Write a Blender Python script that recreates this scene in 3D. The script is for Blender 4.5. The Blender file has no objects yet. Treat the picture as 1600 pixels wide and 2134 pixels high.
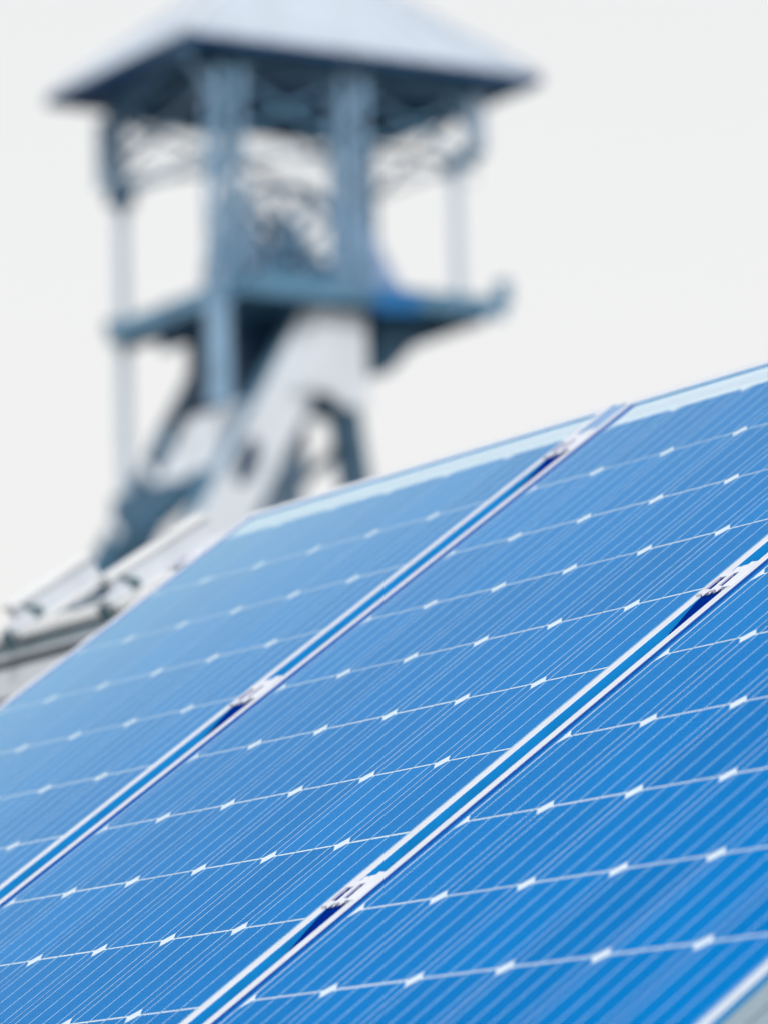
import bpy, bmesh, math, random
from mathutils import Vector, Matrix

random.seed(4)
SC = bpy.context.scene
COL = SC.collection
TILT = math.radians(36.0)

# ------------------------------------------------------------------ camera
cam_data = bpy.data.cameras.new("camera")
cam = bpy.data.objects.new("camera", cam_data)
COL.objects.link(cam)
cam_data.sensor_fit = 'HORIZONTAL'
cam_data.sensor_width = 24.0
cam_data.lens = 151.3
cam_data.clip_start = 0.1
cam_data.clip_end = 6000.0
_r = Vector((0.51516008, 0.85677142, -0.02351228))      # right
_u = Vector((0.14867892, -0.06231382, 0.98692024))      # up
_b = Vector((0.84409992, -0.5119177, -0.15948544))      # backwards
cam.matrix_world = Matrix(((_r.x, _u.x, _b.x, 5.22062867),
                           (_r.y, _u.y, _b.y, -3.51559724),
                           (_r.z, _u.z, _b.z, 1.15),
                           (0, 0, 0, 1)))
cam_data.dof.use_dof = True
cam_data.dof.focus_distance = 5.25
cam_data.dof.aperture_fstop = 4.6
cam_data.dof.aperture_blades = 0
SC.camera = cam

# ------------------------------------------------------------------ sky and sun
SUN_EL = math.radians(42.0)
SUN_AZ = math.radians(-35.0)          # direction towards the sun, counted from +X to +Y
w = bpy.data.worlds.new("World")
SC.world = w
w.use_nodes = True
nt = w.node_tree
nt.nodes.clear()


def nd(tree, kind, **kw):
    n = tree.nodes.new(kind)
    for k, v in kw.items():
        setattr(n, k, v)
    return n


def mth(tree, op, a, b=None, clamp=False):
    n = tree.nodes.new('ShaderNodeMath')
    n.operation = op
    n.use_clamp = clamp
    for i, s in enumerate((a, b)):
        if s is None:
            continue
        if isinstance(s, (int, float)):
            n.inputs[i].default_value = s
        else:
            tree.links.new(s, n.inputs[i])
    return n.outputs[0]


sky = nd(nt, 'ShaderNodeTexSky', sky_type='NISHITA', sun_disc=False)
sky.sun_elevation = SUN_EL
sky.sun_rotation = math.pi / 2 - SUN_AZ
sky.air_density = 1.2
sky.dust_density = 0.6
sky.ozone_density = 2.0
skyv = nd(nt, 'ShaderNodeVectorMath', operation='SCALE')
nt.links.new(sky.outputs[0], skyv.inputs[0])
skyv.inputs['Scale'].default_value = 0.13
tc = nd(nt, 'ShaderNodeTexCoord')
sp = nd(nt, 'ShaderNodeSeparateXYZ')
nt.links.new(tc.outputs['Generated'], sp.inputs[0])
zc = mth(nt, 'MAXIMUM', sp.outputs['Z'], 0.02)
# pale haze: its share follows the length of the path through the air
trans = mth(nt, 'EXPONENT', mth(nt, 'DIVIDE', -0.80, zc))
mixn = nd(nt, 'ShaderNodeMix', data_type='RGBA')
mixn.inputs['A'].default_value = (0.885, 0.887, 0.880, 1)
nt.links.new(trans, mixn.inputs['Factor'])
nt.links.new(skyv.outputs[0], mixn.inputs['B'])
bg = nd(nt, 'ShaderNodeBackground')
nt.links.new(mixn.outputs['Result'], bg.inputs['Color'])
bg.inputs['Strength'].default_value = 1.0
wo = nd(nt, 'ShaderNodeOutputWorld')
nt.links.new(bg.outputs[0], wo.inputs['Surface'])

sun_data = bpy.data.lights.new("sun", 'SUN')
sun_data.energy = 1.8
sun_data.angle = math.radians(12)
sun_data.color = (1.0, 0.97, 0.93)
sun = bpy.data.objects.new("sun", sun_data)
COL.objects.link(sun)
_sd = Vector((math.cos(SUN_EL) * math.cos(SUN_AZ), math.cos(SUN_EL) * math.sin(SUN_AZ), math.sin(SUN_EL)))
sun.rotation_euler = _sd.to_track_quat('Z', 'Y').to_euler()

SC.view_settings.view_transform = 'Standard'
SC.view_settings.look = 'None'
SC.view_settings.exposure = 0.0
SC.view_settings.gamma = 1.0
SC.render.film_transparent = False
SC.cycles.max_bounces = 5
SC.cycles.diffuse_bounces = 3
SC.cycles.glossy_bounces = 3
SC.cycles.transparent_max_bounces = 6
SC.cycles.caustics_reflective = False
SC.cycles.caustics_refractive = False
SC.cycles.use_adaptive_sampling = True
SC.cycles.adaptive_threshold = 0.03


# ------------------------------------------------------------------ materials
def base_mat(name):
    m = bpy.data.materials.new(name)
    m.use_nodes = True
    return m, m.node_tree, m.node_tree.nodes['Principled BSDF']


def noisy(tree, bsdf, col, amt, scale, detail=4.0, rough=None, stretch=None):
    """base colour with small uneven variation in object space"""
    t = nd(tree, 'ShaderNodeTexCoord')
    src = t.outputs['Object']
    if stretch:
        mp = nd(tree, 'ShaderNodeMapping')
        mp.inputs['Scale'].default_value = stretch
        tree.links.new(src, mp.inputs[0])
        src = mp.outputs[0]
    n = nd(tree, 'ShaderNodeTexNoise')
    n.inputs['Scale'].default_value = scale
    n.inputs['Detail'].default_value = detail
    tree.links.new(src, n.inputs['Vector'])
    mx = nd(tree, 'ShaderNodeMix', data_type='RGBA')
    mx.inputs['A'].default_value = tuple(c * (1 - amt) for c in col) + (1,)
    mx.inputs['B'].default_value = tuple(min(1, c * (1 + amt)) for c in col) + (1,)
    mr = nd(tree, 'ShaderNodeMapRange')
    mr.inputs['From Min'].default_value = 0.3
    mr.inputs['From Max'].default_value = 0.7
    tree.links.new(n.outputs['Fac'], mr.inputs['Value'])
    tree.links.new(mr.outputs[0], mx.inputs['Factor'])
    tree.links.new(mx.outputs['Result'], bsdf.inputs['Base Color'])
    if rough:
        r = nd(tree, 'ShaderNodeMapRange')
        r.inputs['To Min'].default_value = rough[0]
        r.inputs['To Max'].default_value = rough[1]
        tree.links.new(n.outputs['Fac'], r.inputs['Value'])
        tree.links.new(r.outputs[0], bsdf.inputs['Roughness'])
    return n


def simple(name, col, rough=0.5, metal=0.0, amt=0.06, scale=8.0, spec=0.5, stretch=None, bump=0.0):
    m, t, b = base_mat(name)
    n = noisy(t, b, col, amt, scale, rough=(max(0.02, rough - 0.08), min(1, rough + 0.08)), stretch=stretch)
    b.inputs['Metallic'].default_value = metal
    b.inputs['Specular IOR Level'].default_value = spec
    if bump:
        bp = nd(t, 'ShaderNodeBump')
        bp.inputs['Strength'].default_value = bump
        t.links.new(n.outputs['Fac'], bp.inputs['Height'])
        t.links.new(bp.outputs[0], b.inputs['Normal'])
    return m


M = {}
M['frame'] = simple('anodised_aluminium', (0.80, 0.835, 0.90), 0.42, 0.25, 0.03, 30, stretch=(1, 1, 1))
M['frame_side'] = simple('blue_anodised_aluminium', (0.01, 0.36, 0.80), 0.35, 0.15, 0.08, 20)  # grey aluminium, its shade in the gaps painted as blue
M['rail'] = simple('blue_anodised_rail', (0.02, 0.33, 0.76), 0.22, 0.4, 0.08, 25)  # aluminium rail, the blue reflection in the gaps put into its colour
M['rail_cap'] = simple('rail_end_aluminium', (0.24, 0.44, 0.74), 0.4, 0.2, 0.05, 25)
M['clamp'] = simple('clamp_aluminium', (0.84, 0.86, 0.92), 0.36, 0.25, 0.06, 60)
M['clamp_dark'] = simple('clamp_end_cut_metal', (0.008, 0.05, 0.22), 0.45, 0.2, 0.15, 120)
M['slot'] = simple('dark_blue_slot', (0.0, 0.022, 0.24), 0.7, 0.0, 0.2, 100, spec=0.0)  # navy that paints shade in the clamp slots and the gap below
M['steel_bolt'] = simple('bolt_steel', (0.05, 0.09, 0.2), 0.3, 0.8, 0.1, 80)
M['backsheet'] = simple('white_backsheet', (0.74, 0.85, 0.93), 0.6, 0.0, 0.02, 15)
M['ribbon'] = simple('tinned_ribbon', (0.50, 0.77, 1.0), 0.42, 0.3, 0.12, 90)
M['interconnect'] = simple('string_interconnect', (0.66, 0.72, 0.84), 0.5, 0.2, 0.05, 40)
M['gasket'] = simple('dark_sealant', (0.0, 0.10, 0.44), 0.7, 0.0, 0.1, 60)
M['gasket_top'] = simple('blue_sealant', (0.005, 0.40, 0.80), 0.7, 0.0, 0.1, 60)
M['grey_metal'] = simple('galvanised_sheet', (0.32, 0.42, 0.48), 0.5, 0.25, 0.08, 14)
M['white_alu'] = simple('white_coated_aluminium', (0.90, 0.91, 0.915), 0.45, 0.1, 0.04, 14)
M['pale_alu'] = simple('pale_aluminium', (0.72, 0.76, 0.82), 0.45, 0.25, 0.06, 14)
M['dark_steel'] = simple('dark_steel', (0.07, 0.14, 0.17), 0.5, 0.3, 0.15, 14)
M['junction'] = simple('black_plastic', (0.02, 0.02, 0.022), 0.5, 0.0, 0.1, 30)
M['gravel'] = simple('pale_gravel', (0.24, 0.24, 0.23), 0.95, 0.0, 0.35, 40, bump=0.4)

# solar cell: deep blue silicon with fine grain
m, t, b = base_mat('blue_silicon_cell')
tcn = nd(t, 'ShaderNodeTexCoord')
oi = nd(t, 'ShaderNodeObjectInfo')
n1 = nd(t, 'ShaderNodeTexNoise')
n1.inputs['Scale'].default_value = 900
n1.inputs['Detail'].default_value = 2
t.links.new(tcn.outputs['Object'], n1.inputs['Vector'])
n2 = nd(t, 'ShaderNodeTexNoise')
n2.inputs['Scale'].default_value = 9
n2.inputs['Detail'].default_value = 3
t.links.new(tcn.outputs['Object'], n2.inputs['Vector'])
v = mth(t, 'ADD', mth(t, 'MULTIPLY', n1.outputs['Fac'], 0.5), mth(t, 'MULTIPLY', n2.outputs['Fac'], 0.25))
v = mth(t, 'ADD', v, mth(t, 'MULTIPLY', oi.outputs['Random'], 0.32))
mx = nd(t, 'ShaderNodeMix', data_type='RGBA')
mx.inputs['A'].default_value = (0.0, 0.145, 0.45, 1)
mx.inputs['B'].default_value = (0.0, 0.212, 0.615, 1)
t.links.new(v, mx.inputs['Factor'])
t.links.new(mx.outputs['Result'], b.inputs['Base Color'])
b.inputs['Roughness'].default_value = 0.6
b.inputs['Specular IOR Level'].default_value = 0.0
M['cell'] = m

# cover glass: clear, with a reflection that grows towards grazing view, and a trace of dust
m = bpy.data.materials.new('cover_glass')
m.use_nodes = True
t = m.node_tree
t.nodes.clear()
lw = nd(t, 'ShaderNodeLayerWeight')
lw.inputs['Blend'].default_value = 0.5
pw = mth(t, 'POWER', lw.outputs['Facing'], 24.0)
fac = mth(t, 'MINIMUM', mth(t, 'MULTIPLY', pw, 35.0), 0.55)
tr = nd(t, 'ShaderNodeBsdfTransparent')
gl = nd(t, 'ShaderNodeBsdfGlossy')
gl.inputs['Color'].default_value = (0.64, 0.91, 1.0, 1)   # bluish anti-reflective coating
gtc = nd(t, 'ShaderNodeTexCoord')
gn = nd(t, 'ShaderNodeTexNoise')
gn.inputs['Scale'].default_value = 3.0
gn.inputs['Detail'].default_value = 5
t.links.new(gtc.outputs['Object'], gn.inputs['Vector'])
gr = nd(t, 'ShaderNodeMapRange')
gr.inputs['To Min'].default_value = 0.07
gr.inputs['To Max'].default_value = 0.16
t.links.new(gn.outputs['Fac'], gr.inputs['Value'])
t.links.new(gr.outputs[0], gl.inputs['Roughness'])
ms = nd(t, 'ShaderNodeMixShader')
t.links.new(fac, ms.inputs[0])
t.links.new(tr.outputs[0], ms.inputs[1])
t.links.new(gl.outputs[0], ms.inputs[2])
om = nd(t, 'ShaderNodeOutputMaterial')
t.links.new(ms.outputs[0], om.inputs['Surface'])
M['glass'] = m
m = bpy.data.materials.new('cover_glass_underside')
m.use_nodes = True
t = m.node_tree
t.nodes.clear()
tr = nd(t, 'ShaderNodeBsdfTransparent')
om = nd(t, 'ShaderNodeOutputMaterial')
t.links.new(tr.outputs[0], om.inputs['Surface'])
M['glass_under'] = m

# tower paints; column, slate and dark blue lightened to stand in for haze
M['t_roof'] = simple('pale_roof_sheet', (0.58, 0.65, 0.73), 0.55, 0.0, 0.06, 1.5)
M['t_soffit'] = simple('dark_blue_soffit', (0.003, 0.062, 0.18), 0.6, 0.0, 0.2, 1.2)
M['t_brace'] = simple('blue_grey_brace', (0.10, 0.24, 0.40), 0.55, 0.0, 0.15, 2)
M['t_column'] = simple('blue_grey_column', (0.27, 0.44, 0.62), 0.55, 0.0, 0.22, 2.5)
M['t_pale'] = simple('pale_grey_paint', (0.78, 0.83, 0.89), 0.55, 0.0, 0.08, 1.5)
M['t_dark'] = simple('dark_blue_steel', (0.045, 0.145, 0.245), 0.5, 0.0, 0.25, 1.5)
M['t_teal'] = simple('slate_blue_steel', (0.11, 0.26, 0.40), 0.5, 0.0, 0.2, 1.5)
M['t_navy'] = simple('navy_cladding', (0.003, 0.04, 0.10), 0.6, 0.0, 0.2, 1.5)
M['t_pipe'] = simple('pale_pipe', (0.52, 0.62, 0.72), 0.5, 0.0, 0.08, 3)
M['t_blue'] = simple('blue_tarpaulin', (0.01, 0.16, 0.42), 0.6, 0.0, 0.1, 3)
M['t_paleblue'] = simple('pale_blue_sheet', (0.42, 0.58, 0.86), 0.6, 0.0, 0.06, 3)


# ------------------------------------------------------------------ helpers
def link(name, me, mats, parent=None):
    o = bpy.data.objects.new(name, me)
    COL.objects.link(o)
    for mm in (mats if isinstance(mats, (list, tuple)) else [mats]):
        if mm.name not in [x.name for x in me.materials if x]:
            me.materials.append(mm)
    if parent is not None:
        o.parent = parent
    return o


def from_data(name, verts, faces, mats, parent=None, midx=None, smooth=False):
    me = bpy.data.meshes.new(name)
    me.from_pydata([tuple(p) for p in verts], [], faces)
    bm = bmesh.new()
    bm.from_mesh(me)
    if midx:
        bm.faces.ensure_lookup_table()
        for f, k in zip(bm.faces, midx):
            f.material_index = k
    bmesh.ops.recalc_face_normals(bm, faces=bm.faces[:])
    bm.to_mesh(me)
    bm.free()
    if smooth:
        for p in me.polygons:
            p.use_smooth = True
    return link(name, me, mats, parent)


def bevel_mesh(o, width, seg=1):
    bm = bmesh.new()
    bm.from_mesh(o.data)
    bmesh.ops.bevel(bm, geom=[e for e in bm.edges if e.calc_face_angle(0) > 0.5], offset=width,
                    segments=seg, affect='EDGES', profile=0.5)
    bm.to_mesh(o.data)
    bm.free()
    return o


def box(name, lo, hi, mat, parent=None, bev=0.0):
    x0, y0, z0 = lo
    x1, y1, z1 = hi
    vs = [(x0, y0, z0), (x1, y0, z0), (x1, y1, z0), (x0, y1, z0), (x0, y0, z1), (x1, y0, z1), (x1, y1, z1), (x0, y1, z1)]
    fs = [(0, 3, 2, 1), (4, 5, 6, 7), (0, 1, 5, 4), (1, 2, 6, 5), (2, 3, 7, 6), (3, 0, 4, 7)]
    o = from_data(name, vs, fs, mat, parent)
    if bev:
        bevel_mesh(o, bev)
    return o


def prism(name, poly, to3a, to3b, mats, parent=None, side_idx=None):
    """poly: 2-D outline; to3a / to3b map a 2-D point to the two end faces"""
    n = len(poly)
    vs = [to3a(p) for p in poly] + [to3b(p) for p in poly]
    fs = [tuple(range(n))[::-1], tuple(range(n, 2 * n))]
    mi = [0, 0]
    for i in range(n):
        j = (i + 1) % n
        fs.append((i, j, n + j, n + i))
        mi.append(side_idx[i] if side_idx else 0)
    return from_data(name, vs, fs, mats, parent, midx=mi if side_idx else None)


def beam(name, a, b, wid, hgt, mat, parent=None, up=(0, 0, 1)):
    """solid bar from a to b; wid across, hgt along the 'up' side"""
    a, b = Vector(a), Vector(b)
    d = (b - a).normalized()
    upv = Vector(up)
    s = d.cross(upv)
    if s.length < 1e-4:
        s = d.cross(Vector((1, 0, 0)))
    s.normalize()
    q = s.cross(d).normalized()
    vs = []
    for p in (a, b):
        for i, j in ((-1, -1), (1, -1), (1, 1), (-1, 1)):
            vs.append(p + s * (i * wid / 2) + q * (j * hgt / 2))
    fs = [(0, 3, 2, 1), (4, 5, 6, 7), (0, 1, 5, 4), (1, 2, 6, 5), (2, 3, 7, 6), (3, 0, 4, 7)]
    return from_data(name, vs, fs, mat, parent)


def tube(name, a, b, r, mat, parent=None, n=14):
    a, b = Vector(a), Vector(b)
    d = (b - a).normalized()
    s = d.orthogonal().normalized()
    q = d.cross(s)
    vs = []
    for p in (a, b):
        for k in range(n):
            an = 2 * math.pi * k / n
            vs.append(p + s * (r * math.cos(an)) + q * (r * math.sin(an)))
    fs = [tuple(range(n))[::-1], tuple(range(n, 2 * n))]
    for i in range(n):
        j = (i + 1) % n
        fs.append((i, j, n + j, n + i))
    return from_data(name, vs, fs, mat, parent, smooth=False)


def empty(name, loc, rot=(0, 0, 0)):
    o = bpy.data.objects.new(name, None)
    COL.objects.link(o)
    o.location = loc
    o.rotation_euler = rot
    o.empty_display_size = 0.1
    return o


def tag(o, label, cat, group=None, kind=None):
    o['label'] = label
    o['category'] = cat
    if group:
        o['group'] = group
    if kind:
        o['kind'] = kind
    return o


def copy_tree(o, parent=None):
    c = o.copy()
    COL.objects.link(c)
    c.parent = parent
    for ch in list(o.children):
        copy_tree(ch, c)
    return c


MM = 0.001
ORG = Vector((0, 0, 2.27256306))      # cell grid corner of the middle panel, on the cover glass


def slope(u, v, h=0.0):
    """point on the tilted array: u across, v down the slope, h out of the glass, all in mm"""
    return ORG + Vector((u, -v * math.cos(TILT) - h * math.sin(TILT), -v * math.sin(TILT) + h * math.cos(TILT))) * MM


# ------------------------------------------------------------------ ground
g = from_data('ground', [(-2500, -2500, 0), (2500, -2500, 0), (2500, 2500, 0), (-2500, 2500, 0)], [(0, 1, 2, 3)], M['gravel'])
g['kind'] = 'structure'
g['label'] = 'gravel ground under the solar array'

# ------------------------------------------------------------------ winding tower far behind
TX0, TX1 = -67.85, -62.80       # eaves, X
TY0, TY1 = 34.15, 41.10         # eaves, Y
ZE = 21.75                      # eaves height
CX0, CX1 = -67.30, -63.30       # column lines
CY0, CY1 = 35.10, 40.05
ZP = 17.50                      # underside of the platform
tower = empty('winding_tower', ((TX0 + TX1) / 2, (TY0 + TY1) / 2, 0))
tag(tower, 'tall blurred winding tower with pale hipped roof, platform and slanting legs behind the panels', 'tower')
TO = Vector(tower.location)


def tp(x, y, z):
    return Vector((x, y, z)) - TO


# roof: four slopes with a little thickness, open dark underside
ap0 = tp(-65.55, 37.0, 24.15)
ap1 = tp(-65.15, 38.3, 24.15)
e = [tp(TX1, TY0, ZE), tp(TX1, TY1, ZE), tp(TX0, TY1, ZE), tp(TX0, TY0, ZE)]
f_ = [p + Vector((0, 0, 0.13)) for p in e]
slopes = [('roof_slope', (f_[0], f_[1], ap1, ap0)), ('roof_slope', (f_[1], f_[2], ap1)),
          ('roof_slope', (f_[2], f_[3], ap0, ap1)), ('roof_slope', (f_[3], f_[0], ap0))]
for nm, pts in slopes:
    k = len(pts)
    vs = list(pts) + [p - Vector((0, 0, 0.06)) for p in pts]
    fs = [tuple(range(k)), tuple(range(k, 2 * k))[::-1]] + [(i, (i + 1) % k, k + (i + 1) % k, k + i) for i in range(k)]
    from_data(nm, vs, fs, M['t_roof'], tower)
# standing seams on the two visible slopes
for i in range(1, 9):
    q = i / 9
    beam('roof_seam', f_[0].lerp(f_[1], q) + Vector((0, 0, .03)), ap0.lerp(ap1, q) + Vector((0, 0, .03)), 0.05, 0.06, M['t_roof'], tower)
beam('ridge_cap', ap0 + Vector((0, 0, .05)), ap1 + Vector((0, 0, .05)), 0.3, 0.12, M['t_pale'], tower)
for p, q in ((0, 0), (1, 1), (3, 0)):
    beam('hip_cap', f_[p] + Vector((0, 0, .04)), (ap0 if q == 0 else ap1) + Vector((0, 0, .04)), 0.14, 0.07, M['t_pale'], tower)
# fascia
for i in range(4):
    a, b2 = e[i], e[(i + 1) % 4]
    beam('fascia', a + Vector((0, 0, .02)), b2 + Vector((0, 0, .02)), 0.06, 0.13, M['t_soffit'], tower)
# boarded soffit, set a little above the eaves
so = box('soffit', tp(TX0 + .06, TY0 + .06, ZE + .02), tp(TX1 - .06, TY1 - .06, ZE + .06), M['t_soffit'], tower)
# crossed braces under the soffit
zs = ZE - 0.10
for (x0, y0, x1, y1) in ((CX1, CY0, CX0, 37.5), (CX0, CY0, CX1, 37.5), (CX1, 37.5, CX0, CY1), (CX0, 37.5, CX1, CY1),
                         (TX1 - .1, TY0 + .1, CX0, CY0), (CX1, CY1, TX1 - .2, TY1 - .2)):
    beam('soffit_brace', tp(x0, y0, zs), tp(x1, y1, zs), 0.24, 0.12, M['t_brace'], tower)
for (x0, y0, x1, y1) in ((CX1, CY0, CX1, CY1), (CX0, CY0, CX0, CY1), (CX1, CY0, CX0, CY0), (CX1, CY1, CX0, CY1)):
    beam('eaves_beam', tp(x0, y0, ZE - .16), tp(x1, y1, ZE - .16), 0.2, 0.26, M['t_dark'], tower)

# columns: lattice posts at the corners, one flat post on the near side
def lattice_column(x, y, z0, z1, wd, mat, mat2):
    c = empty('column', tp(x, y, z0))
    c.parent = tower
    hw = wd / 2
    H = z1 - z0
    for sx in (-1, 1):
        for sy in (-1, 1):
            box('angle_bar', (sx * hw - .042, sy * hw - .042, 0), (sx * hw + .042, sy * hw + .042, H), mat, c)
    n = max(2, int(round(H / (wd * 1.1))))
    for i in range(n):
        za, zb = H * i / n, H * (i + 1) / n
        s = 1 if i % 2 else -1
        for ax in (0, 1):
            for sd in (-1, 1):
                if ax == 0:
                    p, q = (sd * hw, -s * hw, za), (sd * hw, s * hw, zb)
                else:
                    p, q = (-s * hw, sd * hw, za), (s * hw, sd * hw, zb)
                beam('lacing', p, q, 0.03, 0.075, mat2, c)
    return c


lattice_column(CX1, CY0, ZP, ZE - .3, 0.42, M['t_column'], M['t_teal'])
lattice_column(CX0, CY1, ZP, ZE - .3, 0.44, M['t_column'], M['t_teal'])
lattice_column(CX1, 37.50, ZP + .2, ZE - .02, 0.42, M['t_column'], M['t_column'])
lattice_column(CX0, CY0, ZE - 1.55, ZE - .3, 0.30, M['t_column'], M['t_pipe'])
lattice_column(CX1, CY1, ZE - 1.25, ZE - .3, 0.20, M['t_pipe'], M['t_column'])
# knee braces from the columns to the eaves
for (x, y, dx, dy) in ((CX1, CY0, 0, .55), (CX1, CY0, 0, -.7), (CX0, CY0, 0, .35), (CX0, CY1, 0, -.7)):
    beam('knee_brace', tp(x, y, ZE - 1.05), tp(x + dx, y + dy, ZE - .15), 0.10, 0.10, M['t_column'], tower)
# thin wind bracing between the columns, close under the eaves
zt, zb = ZE - .3, ZE - 1.5
for (xa, ya, xb, yb) in ((CX0, CY0, CX1, CY0), (CX1, CY0, CX1, 37.5), (CX1, 37.5, CX1, CY1), (CX0, CY0, CX0, CY1), (CX0, CY1, CX1, CY1)):
    for (za, zc_) in ((zt, zb), (zb, zt)):
        beam('wind_brace', tp(xa, ya, za), tp(xb, yb, zc_), 0.05, 0.085, M['t_teal'], tower)
    for f1, f2 in ((0, .22), (1, .78)):
        beam('wind_brace', tp(xa + (xb - xa) * f1, ya + (yb - ya) * f1, ZE - .95), tp(xa + (xb - xa) * f2, ya + (yb - ya) * f2, ZE - .28), 0.05, 0.07, M['t_column'], tower)
box('bracket_foot', tp(CX0 - .12, CY0 - .05, ZE - 1.85), tp(CX0 + .12, CY0 + .40, ZE - 1.5), M['t_dark'], tower)
beam('bracket_foot', tp(CX1, CY1 - .62, ZE - 1.62), tp(CX1, CY1 + .05, ZE - 1.22), 0.22, 0.24, M['t_dark'], tower)
# pale corner pipes below the brackets, down past the platform
tube('corner_pipe', tp(CX0, CY0 + .18, ZE - 1.6), tp(CX0, CY0 + .18, 0.0), 0.115, M['t_pipe'], tower)
tube('corner_pipe', tp(CX1, CY1 - .42, ZE - 1.5), tp(CX1, CY1 - .42, ZP), 0.10, M['t_pipe'], tower)
# handrail bars
for z in (ZE - 1.75, ZE - 1.55):
    tube('handrail', tp(CX0, CY0, z), tp(CX1, CY0, z), 0.035, M['t_column'], tower)
tube('handrail', tp(CX1, CY0, ZE - 1.75), tp(CX1, CY1, ZE - 1.75), 0.03, M['t_pipe'], tower)
tube('handrail', tp(CX0, CY1, ZE - 1.35), tp(CX1, CY1, ZE - 1.35), 0.03, M['t_pipe'], tower)
tube('handrail', tp(CX0, CY0, ZE - 1.1), tp(CX1, CY0, ZE - .5), 0.03, M['t_pipe'], tower)

# platform: deck on joists, edge beams, one upturned corner
PX0, PX1, PY0, PY1 = -67.45, -62.68, 35.10, 40.15
deck = box('platform_deck', tp(PX0, PY0, ZP + .10), tp(PX1, PY1, ZP + .20), M['t_dark'], tower)
beam('platform_edge', tp(PX1, PY0, ZP + .14), tp(PX1, PY1, ZP + .14), 0.08, 0.34, M['t_teal'], tower)
beam('platform_edge', tp(PX0, PY0, ZP + .14), tp(PX1, PY0, ZP + .14), 0.08, 0.34, M['t_teal'], tower)
for i in range(8):
    y = PY0 + .35 + i * .62
    beam('joist', tp(PX0 + .1, y, ZP), tp(PX1 - .1, y, ZP), 0.10, 0.20, M['t_dark'], tower)
box('deck_post', tp(PX1 - .10, PY1 - .12, ZP + .2), tp(PX1 + .10, PY1 + .08, ZP + .62), M['t_teal'], tower)
box('deck_post', tp(PX0 - .1, PY0 - .05, ZP + .2), tp(PX0 + .1, PY0 + .12, ZP + .4), M['t_teal'], tower)
# bracket under the far right of the platform
vs = [(38.35, ZP - .08), (40.05, ZP - .06), (39.2, ZP - .30), (38.55, ZP - .95), (38.25, ZP - 1.05)]
prism('platform_bracket', vs, lambda p: tp(CX1 - .5, p[0] - .2, p[1]), lambda p: tp(CX1 - .2, p[0] - .2, p[1]), M['t_dark'], tower)

# sheave wheels between the columns
def wheel(cx_, cy_, cz_, R, mat, mat2, lean=0.0):
    c = empty('sheave_wheel', tp(cx_, cy_, cz_))
    c.parent = tower
    n = 40
    vs, fs = [], []
    sec = ((R, -.11), (R + .10, -.11), (R + .10, .11), (R, .11), (R - .06, .05), (R - .06, -.05))
    k = len(sec)
    for i in range(n):
        a = 2 * math.pi * i / n
        for r, x in sec:
            vs.append((x, r * math.cos(a), r * math.sin(a)))
    for i in range(n):
        for j in range(k):
            fs.append((i * k + j, i * k + (j + 1) % k, ((i + 1) % n) * k + (j + 1) % k, ((i + 1) % n) * k + j))
    from_data('rim', vs, fs, mat, c)
    for i in range(12):
        a = 2 * math.pi * (i + .3) / 12
        beam('spoke', (0, .16 * math.cos(a), .16 * math.sin(a)), (0, (R - .03) * math.cos(a), (R - .03) * math.sin(a)), 0.09, 0.10, mat2, c, up=(1, 0, 0))
    tube('hub', (-.3, 0, 0), (.3, 0, 0), 0.24, M['t_dark'], c, 20)
    return c


wheel(-64.75, 37.15, 18.75, 1.15, M['t_column'], M['t_teal'])
wheel(-66.0, 37.35, 18.50, 1.05, M['t_column'], M['t_pipe'])
for x in (-64.2, -65.35, -66.5):
    beam('bearing_beam', tp(x, 36.4, 18.60 - .35), tp(x, 38.4, 18.60 - .35), 0.16, 0.22, M['t_teal'], tower)
box('bearing_block', tp(-66.7, 37.0, 17.7), tp(-64.0, 37.7, 18.2), M['t_teal'], tower)
box('motor_housing', tp(-65.8, 37.55, 17.7), tp(-63.7, 38.0, 18.5), M['t_teal'], tower)
# struts and rope guides round the wheels
for (ya, za, yb, zb_) in ((35.5, 17.7, 37.0, 18.7), (36.2, 17.7, 37.4, 19.6), (38.3, 17.7, 36.6, 19.5), (38.6, 17.8, 37.2, 18.7), (35.9, 17.7, 36.3, 19.4), (36.7, 17.7, 36.2, 18.9)):
    for x in (-64.3, -65.6):
        beam('wheel_strut', tp(x, ya, za), tp(x, yb, zb_), 0.06, 0.09, M['t_column'], tower)
wheel(-65.35, 36.75, 18.35, 0.62, M['t_pale'], M['t_pipe'])
for (xa, ya, xb, yb) in ((CX1, CY0, CX1, 37.5), (CX0, 37.5, CX0, CY1)):
    for k in range(4):
        q0, q1 = k / 4, (k + 1) / 4
        za, zb_ = (19.9, 20.3) if k % 2 else (20.3, 19.9)
        beam('lattice_bar', tp(xa, ya + (yb - ya) * q0, za), tp(xb, ya + (yb - ya) * q1, zb_), 0.04, 0.06, M['t_pipe'], tower)
for k in range(6):
    za = 15.9 - k * .55
    ya = 36.4 - .57 * (16.9 - za)
    beam('leg_lacing', tp(-67.1, ya, za), tp(-67.1 + 1.0, ya - .3, za - .5), 0.10, 0.14, M['t_pale'] if k % 2 else M['t_teal'], tower)
# pale sheet cover and blue tarpaulin on the right of the platform
vs = [(38.15, ZP + .2), (39.55, ZP + .2), (39.40, ZP + .8), (38.72, ZP + 1.95), (38.15, ZP + 2.0)]
prism('sheet_cover', vs, lambda p: tp(-64.9, p[0], p[1]), lambda p: tp(-64.75, p[0], p[1]), M['t_paleblue'], tower)
vs = [(37.55, 17.34), (38.45, 17.40), (38.35, 17.78), (37.6, 17.80)]
prism('tarpaulin', vs, lambda p: tp(-62.63, p[0], p[1]), lambda p: tp(-62.56, p[0], p[1]), M['t_blue'], tower)

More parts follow.
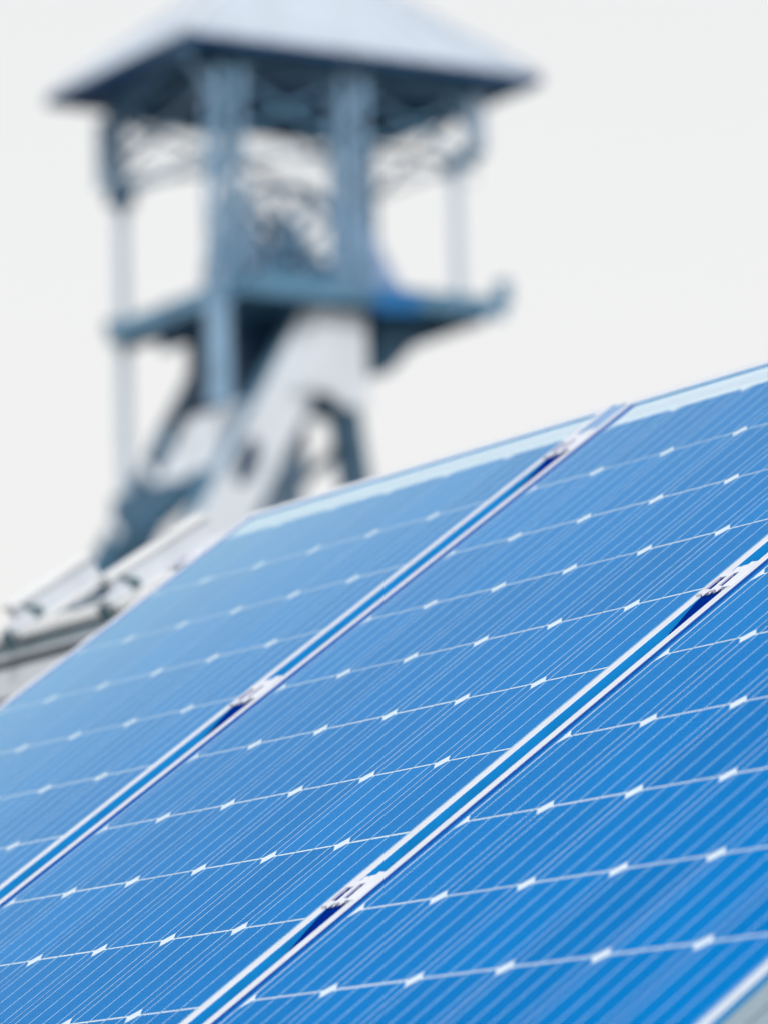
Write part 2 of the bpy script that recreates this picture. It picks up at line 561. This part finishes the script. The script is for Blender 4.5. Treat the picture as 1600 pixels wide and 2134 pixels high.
# lower part: dark shaft casing, two slanting backstays with gusset plates, guide posts
box('shaft_casing', tp(-66.6, 36.15, 15.3), tp(-64.6, 37.3, ZP), M['t_navy'], tower)
beam('casing_rib', tp(-64.52, 36.3, 16.6), tp(-64.52, 37.2, 15.2), 0.1, 0.2, M['t_dark'], tower)
lean = 0.57
def strut(name, xs, ytop, ztop, zbot, half, mat, mat2):
    ybot = ytop - lean * (ztop - zbot)
    return prism(name, [(ytop - half, ztop), (ytop + half, ztop), (ybot + half * 1.25, zbot), (ybot - half * 1.25, zbot)],
                 lambda p: tp(xs[0], p[0], p[1]), lambda p: tp(xs[1], p[0], p[1]), [mat, mat2], tower, side_idx=[1, 1, 1, 1])
strut('backstay', (-63.55, -63.10), 36.98, ZP - .05, 0.0, 0.50, M['t_pale'], M['t_teal'])  # pale lit face and shaded slate blue sides put into the paint
strut('backstay', (-67.6, -67.15), 37.32, ZP - .05, 0.0, 0.42, M['t_dark'], M['t_dark'])
# head gusset of the near backstay
prism('gusset_plate', [(36.60, ZP - .1), (37.58, ZP - .1), (37.60, 15.78), (37.10, 15.78), (36.95, 15.95), (36.80, 16.0), (36.2, 16.0)],
      lambda p: tp(-63.08, p[0], p[1]), lambda p: tp(-62.98, p[0], p[1]), M['t_pale'], tower)
# portal plate between the two backstays with an oval opening
def portal(zc, yc, hh, ow, oh, ox, mat):
    x0, x1 = -66.1, -63.5
    n = 24
    outer, inner = [], []
    for i in range(n):
        a = 2 * math.pi * i / n
        ca, sa = math.cos(a), math.sin(a)
        s = 1 / max(abs(ca), abs(sa))
        outer.append(((x0 + x1) / 2 + ca * s * (x1 - x0) / 2, sa * s * hh))
        inner.append((ox + ca * ow, sa * oh))
    vs = []
    for pts in (outer, inner):
        for dz in (-.06, .06):
            for x, q in pts:
                z = zc + q
                vs.append(tp(x, yc + lean * q + dz, z))
    fs = []
    for i in range(n):
        j = (i + 1) % n
        o0, o1, i0, i1 = 0, n, 2 * n, 3 * n
        fs += [(o0 + i, o0 + j, i0 + j, i0 + i), (o1 + i, i1 + i, i1 + j, o1 + j), (o0 + i, o1 + i, o1 + j, o0 + j), (i0 + i, i0 + j, i1 + j, i1 + i)]
    return from_data('portal_plate', vs, fs, mat, tower)
portal(15.38, 35.58, 0.62, 0.16, 0.16, -65.5, M['t_pale'])
n_ = 20
vs = [(35.30 + .20 * math.cos(2 * math.pi * i / n_) + .12 * math.sin(2 * math.pi * i / n_), 14.75 + .40 * math.sin(2 * math.pi * i / n_)) for i in range(n_)]
prism('access_hatch', vs, lambda p: tp(-63.11, p[0], p[1]), lambda p: tp(-63.07, p[0], p[1]), M['t_navy'], tower)  # navy disc painting the dark inside of an oval hole
beam('cross_girder', tp(-67.1, 35.0, 14.45), tp(-65.0, 35.0, 14.45), 0.2, 0.5, M['t_dark'], tower)
beam('cross_girder', tp(-67.1, 34.2, 13.1), tp(-64.0, 35.0, 14.6), 0.22, 0.34, M['t_dark'], tower)
# guide posts
beam('guide_post', tp(CX1, CY0 - .18, 15.7), tp(CX1, CY0 - .18, ZP), 0.30, 0.30, M['t_column'], tower, up=(1, 0, 0))
beam('guide_post', tp(CX0, 42.3, 0), tp(CX0, 39.68, 16.6), 0.44, 0.44, M['t_teal'], tower, up=(1, 0, 0))
beam('guide_post', tp(-65.2, 32.2, 0), tp(-65.2, 37.25, 16.3), 0.46, 0.46, M['t_teal'], tower, up=(1, 0, 0))
beam('guide_post', tp(CX0, 37.2, 0), tp(CX0, 38.7, 16.6), 0.34, 0.34, M['t_column'], tower, up=(1, 0, 0))
beam('guide_cross', tp(CX0, 38.2, 16.75), tp(CX0, 39.9, 16.75), 0.3, 0.6, M['t_dark'], tower)
beam('guide_cross', tp(CX0, 38.4, 15.0), tp(CX0, 39.8, 16.1), 0.12, 0.18, M['t_dark'], tower)
beam('guide_cross', tp(-65.2, 36.6, 15.0), tp(CX0, 38.5, 16.2), 0.12, 0.2, M['t_dark'], tower)

# ------------------------------------------------------------------ the solar array
U_IN0, U_IN1, V_IN0, V_IN1, LIP = -12.5, 942.0, -57.0, 1592.0, 18.0
PU, PV = 158.0, 157.36


def ppt(u, v, h):
    """panel-local metres from mm (origin: cell grid corner on the glass)"""
    return Vector((u, -v, h)) * MM


# shared cell mesh
cw, ch_, cc = 77.75, 77.0, 11.0
oct_ = [(-cw + cc, -ch_), (cw - cc, -ch_), (cw, -ch_ + cc), (cw, ch_ - cc), (cw - cc, ch_), (-cw + cc, ch_), (-cw, ch_ - cc), (-cw, -ch_ + cc)]
cell_me = bpy.data.meshes.new('cell')
cell_me.from_pydata([(x * MM, y * MM, 0) for x, y in oct_] + [(x * MM, y * MM, -0.0002) for x, y in oct_], [],
                    [tuple(range(8))] + [(i, 8 + i, 8 + (i + 1) % 8, (i + 1) % 8) for i in range(8)])
cell_me.materials.append(M['cell'])
rw, rl = 0.80, 787.0
rib_me = bpy.data.meshes.new('busbar')
rib_me.from_pydata([(sx * rw * MM, sy * rl * MM, z) for z in (0, -0.0001) for sx, sy in ((-1, -1), (1, -1), (1, 1), (-1, 1))], [],
                   [(0, 1, 2, 3), (0, 4, 5, 1), (2, 6, 7, 3), (1, 5, 6, 2), (3, 7, 4, 0)])
rib_me.materials.append(M['ribbon'])


def make_panel(u0, v0, h0, label):
    p = empty('solar_panel', slope(u0, v0, h0), (TILT, 0, 0))
    tag(p, label, 'solar panel', 'solar panels of the array')
    # frame: four mitred extrusions
    prof = [(0, .25), (0, 1.9), (.4, 2.2), (LIP - .6, 2.2), (LIP, 1.6), (LIP, -35), (0, -35), (0, -33.2), (LIP - 2, -33.2), (LIP - 2, .25)]
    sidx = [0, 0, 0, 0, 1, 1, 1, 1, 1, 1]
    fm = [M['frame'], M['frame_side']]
    prism('frame_bar', prof, lambda q: ppt(U_IN1 + q[0], V_IN0 - q[0], q[1]), lambda q: ppt(U_IN1 + q[0], V_IN1 + q[0], q[1]), fm, p, sidx)
    prism('frame_bar', prof, lambda q: ppt(U_IN0 - q[0], V_IN0 - q[0], q[1]), lambda q: ppt(U_IN0 - q[0], V_IN1 + q[0], q[1]), fm, p, sidx)
    prism('frame_bar', prof, lambda q: ppt(U_IN0 - q[0], V_IN0 - q[0], q[1]), lambda q: ppt(U_IN1 + q[0], V_IN0 - q[0], q[1]), fm, p, sidx)
    prism('frame_bar', prof, lambda q: ppt(U_IN0 - q[0], V_IN1 + q[0], q[1]), lambda q: ppt(U_IN1 + q[0], V_IN1 + q[0], q[1]), fm, p, sidx)
    # sealant line; its blue also paints the shaded inner face of the lip
    for (a, b2, c, d) in ((U_IN0, V_IN0, U_IN0, V_IN1), (U_IN1, V_IN0, U_IN1, V_IN1), (U_IN0, V_IN0, U_IN1, V_IN0), (U_IN0, V_IN1, U_IN1, V_IN1)):
        lo = ppt(a - .05, d + .05, -1.28)
        hi = ppt(c + .7, b2 - .7, 0.55)
        if a == c == U_IN0:
            hi.z = (1.95 if u0 > -500 else 0.3) * MM
        if a == c == U_IN1:
            lo.x, hi.x = (U_IN1 - .7) * MM, (U_IN1 + .05) * MM
        if b2 == d == V_IN0:
            lo.y, hi.y = (-V_IN0 - .7) * MM, (-V_IN0 + .05) * MM
            hi.z = 1.95 * MM
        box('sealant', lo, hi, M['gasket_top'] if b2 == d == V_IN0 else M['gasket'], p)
    # blue edge strip along the left margin of the laminate
    box('edge_strip', ppt(U_IN0 - 5, V_IN1, -1.29), ppt(-2.6, V_IN0, -.97), M['cell'], p)
    # laminate
    box('backsheet', ppt(U_IN0 - 8, V_IN1 + 8, -4.5), ppt(U_IN1 + 8, V_IN0 - 8, -1.3), M['backsheet'], p)
    gx0, gx1, gy0, gy1 = U_IN0 - 8, U_IN1 + 8, V_IN0 - 8, V_IN1 + 8
    vs = [ppt(gx0, gy1, 0), ppt(gx1, gy1, 0), ppt(gx1, gy0, 0), ppt(gx0, gy0, 0), ppt(gx0, gy1, -.5), ppt(gx1, gy1, -.5), ppt(gx1, gy0, -.5), ppt(gx0, gy0, -.5)]
    from_data('cover_glass', vs, [(0, 1, 2, 3), (4, 7, 6, 5), (0, 4, 5, 1), (1, 5, 6, 2), (2, 6, 7, 3), (3, 7, 4, 0)],
              [M['glass'], M['glass_under']], p, midx=[0, 1, 1, 1, 1, 1])
    for i in range(6):
        for j in range(10):
            c = bpy.data.objects.new('cell', cell_me)
            COL.objects.link(c)
            c.parent = p
            c.location = ppt((i + .5) * PU + random.uniform(-.25, .25), (j + .5) * PV + random.uniform(-.3, .3), -.95)
        for k in range(4):
            r = bpy.data.objects.new('busbar', rib_me)
            COL.objects.link(r)
            r.parent = p
            r.location = ppt((i + (k + .5) / 4) * PU + random.uniform(-.4, .4), 5 * PV, -.80)
    for vv in (-18, -31):
        box('interconnect', ppt(20, vv + 2.2, -1.15), ppt(925, vv - 2.2, -.9), M['interconnect'], p)
    box('interconnect', ppt(20, 1583, -1.15), ppt(925, 1579, -.9), M['interconnect'], p)
    jb = box('junction_box', ppt(420, 190, -28), ppt(530, 60, -4.6), M['junction'], p)
    return p


make_panel(-1038.0, -5.0, 0.0, 'farthest solar panel, pale blue, its left frame edge against the background')
make_panel(0.0, 0.0, 0.0, 'middle solar panel in sharp focus between the two gaps with clamps')
make_panel(1034.0, 2.0, 1.5, 'nearest solar panel, deepest blue, filling the lower right corner')

# rails in the gaps and at the ends
RAILS = [(-1088.0, 'blue grey rail along the left edge of the farthest panel', True),
         (-54.0, 'mounting rail between the farthest and the middle panel, its end cap poking out on top', True),
         (981.5, 'mounting rail in the gap between the middle and the nearest panel', True)]
for u, lab, cap in RAILS:
    r = empty('mounting_rail', slope(u, 1690, -60), (TILT, 0, 0))
    tag(r, lab, 'rail', 'mounting rails under the panel gaps')
    prof = [(-16, -8.5), (-15, -7.5), (-6, -7.5), (-5, -8.5), (-5, -16), (5, -16), (5, -8.5), (6, -7.5), (15, -7.5), (16, -8.5), (16, -48), (-16, -48)]
    L = (1690 + (55 if u < 0 else 70)) * MM
    prism('rail_body', prof, lambda q: Vector((q[0] * MM, 0, (q[1] + 60) * MM)), lambda q: Vector((q[0] * MM, L, (q[1] + 60) * MM)), M['rail'], r)
    if -100 < u < 0:
        box('end_cap', (-15 * MM, (1690 + 0) * MM, (60 - 7.3) * MM), (15 * MM, (1690 + 72) * MM, (60 + 2.0) * MM), M['rail_cap'], r, 0.0012)


# clamps
def make_clamp(u, v, label, end=False):
    """extruded clamp: two flanges on the frame lips, ridges, two open slots towards its lower end, bolt"""
    c = empty('panel_clamp', slope(u, v, 0), (TILT, 0, 0))
    tag(c, label, 'clamp', 'clamps holding the panels')
    LN = 28.0

    def ex(name, prof, y0, y1, mats, sidx=None):
        return prism(name, prof, lambda q: Vector((q[0], y0, q[1])) * MM, lambda q: Vector((q[0], y1, q[1])) * MM, mats, c, sidx)
    T, B0 = 5.4, 2.4
    # flanges on the frame lips
    ex('flange', [(-33, B0), (-33, T - 1.4), (-32, T - .6), (-28, T - .2), (-27, T), (-25, T), (-25, B0)], -LN, LN - 14, M['clamp'])
    ex('flange', [(11, B0), (11, T), (13, T), (14, T - .5), (25, T - .9), (26.5, T - 1.6), (26.5, B0)], -LN + 5, LN, M['clamp'])
    # middle bar
    ex('middle_bar', [(-10, 0), (-10, T - .6), (-9, T), (-7.5, T), (-6.5, T - .7), (-5.5, T), (-4, T), (-3, T - .6), (-3, 0)], -LN + 2, LN - 6, M['clamp'])
    # core down to the rail; its navy paints the shade under the clamp
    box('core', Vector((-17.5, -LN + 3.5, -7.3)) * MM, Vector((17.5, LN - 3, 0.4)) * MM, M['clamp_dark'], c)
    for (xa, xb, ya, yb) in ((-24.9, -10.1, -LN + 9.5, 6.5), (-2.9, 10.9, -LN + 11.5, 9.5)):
        box('slot_floor', Vector((xa, ya, 2.35)) * MM, Vector((xb, yb, 3.1)) * MM, M['slot'], c)  # raised navy plate painting the shade deep in the slot
    vs = [(-LN + 3.4, -7.3), (-LN + 3.4, 1.2), (-LN - 12, 0.2), (-LN - 62, -7.3)]  # added navy wedge, paints the darkening in the gap below the clamp
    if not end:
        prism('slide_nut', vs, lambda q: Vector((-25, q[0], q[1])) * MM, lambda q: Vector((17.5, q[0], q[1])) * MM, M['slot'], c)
    # closed plates over the upper half
    ex('cover_plate', [(-24.9, B0), (-24.9, T - .5), (-10.1, T - .9), (-10.1, B0)], 6, LN - 12, M['clamp'])
    ex('cover_plate', [(-2.9, B0), (-2.9, T - .8), (10.9, T - .5), (10.9, B0)], 9, LN - 4, M['clamp'])
    # bridges across the lower end of each slot
    ex('bridge', [(-24.9, B0 - 2), (-24.9, T - .5), (-16.5, T - 1.9), (-10.1, T - .5), (-10.1, B0 - 2)], -LN + 1, -LN + 10, M['clamp'])
    ex('bridge', [(-2.9, B0 - 2), (-2.9, T - .5), (4, T - 2.1), (10.9, T - .5), (10.9, B0 - 2)], -LN + 4, -LN + 12, M['clamp'])
    # jagged lower end: saw teeth of bright metal over the dark core
    for k, (x, wd, s_) in enumerate(((-18, 6.5, 4.0), (-6.5, 4.0, 5.0), (5.0, 6.0, 4.0))):
        y0 = -LN + 2 + (x + 17.5) * .1
        vs = [Vector((x - wd, y0, T - 1.0)) * MM, Vector((x + wd, y0, T - 1.0)) * MM, Vector((x, y0, 1.0)) * MM, Vector((x - .6, y0 - s_, T - 2.6)) * MM]
        from_data('tooth', vs, [(0, 1, 2), (0, 3, 1), (1, 3, 2), (2, 3, 0)], [M['clamp']], c)
    # bolt with hexagon head in the slot
    n = 6
    vs = [Vector((4 + 3.2 * math.cos(a * math.pi / 3), 0 + 3.2 * math.sin(a * math.pi / 3), z)) * MM for z in (0.3, 4.4) for a in range(n)]
    from_data('bolt', vs, [tuple(range(6))[::-1], tuple(range(6, 12))] + [(i, (i + 1) % 6, 6 + (i + 1) % 6, 6 + i) for i in range(6)], M['steel_bolt'], c)
    vs = [Vector((-16.5 + 3.0 * math.cos(a * math.pi / 3), -4 + 3.0 * math.sin(a * math.pi / 3), z)) * MM for z in (0.3, 4.2) for a in range(n)]
    from_data('bolt', vs, [tuple(range(6))[::-1], tuple(range(6, 12))] + [(i, (i + 1) % 6, 6 + (i + 1) % 6, 6 + i) for i in range(6)], M['steel_bolt'], c)
    return c


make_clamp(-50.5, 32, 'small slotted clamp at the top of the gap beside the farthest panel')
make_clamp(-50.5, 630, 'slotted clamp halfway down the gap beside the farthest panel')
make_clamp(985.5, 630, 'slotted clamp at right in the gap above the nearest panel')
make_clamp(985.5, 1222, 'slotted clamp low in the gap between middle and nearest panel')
make_clamp(-1086, 40, 'end clamp on the left frame edge of the farthest panel', True)

# ribbed end sheet beside the nearest panel
es = empty('end_sheet', slope(2004, 1700, -12), (TILT, 0, 0))
tag(es, 'grey ribbed metal sheet in the bottom right corner beside the nearest panel', 'sheet')
for k in range(9):
    x0 = 3 + k * 22
    hh = 17 if k % 2 else 13.5
    box('sheet_rib', (x0 * MM, 0, (hh - 16) * MM), ((x0 + 21.6) * MM, 1.76, hh * MM), M['grey_metal'], es, 0.0015)

# carrying frame under the array
cf = empty('carrying_frame', (0.5, -0.6, 0))
tag(cf, 'galvanised frame of purlins and posts carrying the three panels', 'frame')


def cfp(u, v, h):
    return slope(u, v, h) - Vector(cf.location)


for v in (330, 1270):
    beam('purlin', cfp(-1180, v, -85), cfp(2240, v, -85), 0.06, 0.07, M['pale_alu'], cf, up=(0, -math.sin(TILT), math.cos(TILT)))
    for u in (-1000, 480, 1950):
        t_ = cfp(u, v, -122)
        tube('post', t_, (t_.x, t_.y, 0.0), 0.038, M['pale_alu'], cf, 16)
for u in (-1000, 480, 1950):
    beam('stay', cfp(u, 330, -420), (cfp(u, 1270, -130).x, cfp(u, 1270, -130).y, cfp(u, 1270, -130).z), 0.035, 0.035, M['pale_alu'], cf)

# ------------------------------------------------------------------ bare frame of the neighbouring table, left behind
PB = Vector((-2.70, 0.607, 2.4026))
nf = empty('neighbouring_frame', (PB.x, PB.y, 0))
tag(nf, 'blurred white beam with two rail stubs behind the left edge of the farthest panel', 'frame')
TN = math.radians(32.5)


def nfp(u, s, h):
    """u along the beam, s up the slope, h out of it, metres from PB"""
    return Vector((u, s * math.cos(TN) - h * math.sin(TN), PB.z + s * math.sin(TN) + h * math.cos(TN)))


def nbox(name, y0, y1, z0, z1, mat):
    return box(name, (-1.6, y0, PB.z + z0), (1.3, y1, PB.z + z1), mat, nf, 0.0015)
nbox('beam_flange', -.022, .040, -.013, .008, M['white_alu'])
nbox('beam_web', .004, .036, -.040, -.0132, M['grey_metal'])  # set-back web, groove shade put into a darker metal
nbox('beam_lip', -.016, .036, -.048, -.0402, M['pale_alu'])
nbox('beam_web', .006, .036, -.064, -.0482, M['dark_steel'])  # lower groove, its shade painted as dark steel
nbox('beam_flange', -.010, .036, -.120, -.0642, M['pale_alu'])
box('back_sheet', (-1.6, .05, PB.z - .5), (1.3, .07, PB.z - .06), M['grey_metal'], nf)
for x in (-1.2, 0.9):
    tube('post', (x, .0, PB.z - .1), (x, .0, 0), .04, M['pale_alu'], nf, 16)
# rail stubs on the beam: white top, grey web, dark prism painting the shade of a gap, and bracket block at the foot
for k, (u, s1) in enumerate(((-0.205, 0.200), (0.185, 0.245))):
    st = empty('rail_stub', nfp(u, 0, 0.010))
    st.parent = nf
    st.rotation_euler = (TN, 0, 0)
    box('rail_web', (-.014, .0, .0), (.014, s1, .040), M['pale_alu'], st, 0.002)
    box('rail_top', (-.022, -.004, .0402), (.020, s1, .052), M['white_alu'], st, 0.002)
    box('rail_foot', (-.024, -.03, -.010), (.045, s1, -.0002), M['white_alu'], st, 0.002)
    box('bracket', (.0145, -.040, .0002), (.040, .020, .022), M['pale_alu'], st, 0.003)
    vs = [(.0, .024), (.052, .024), (.040, .0005), (.0, .0005)]
    prism('notch', [(.022, .036), (.050, .018), (.052, .002), (.024, .002)], lambda q: Vector((.0142, q[0], q[1])), lambda q: Vector((.020, q[0], q[1])), M['dark_steel'], st)
    tube('bolt', (.028, -.05, -.02), (.028, -.05, .012), .010, M['dark_steel'], st, 12)
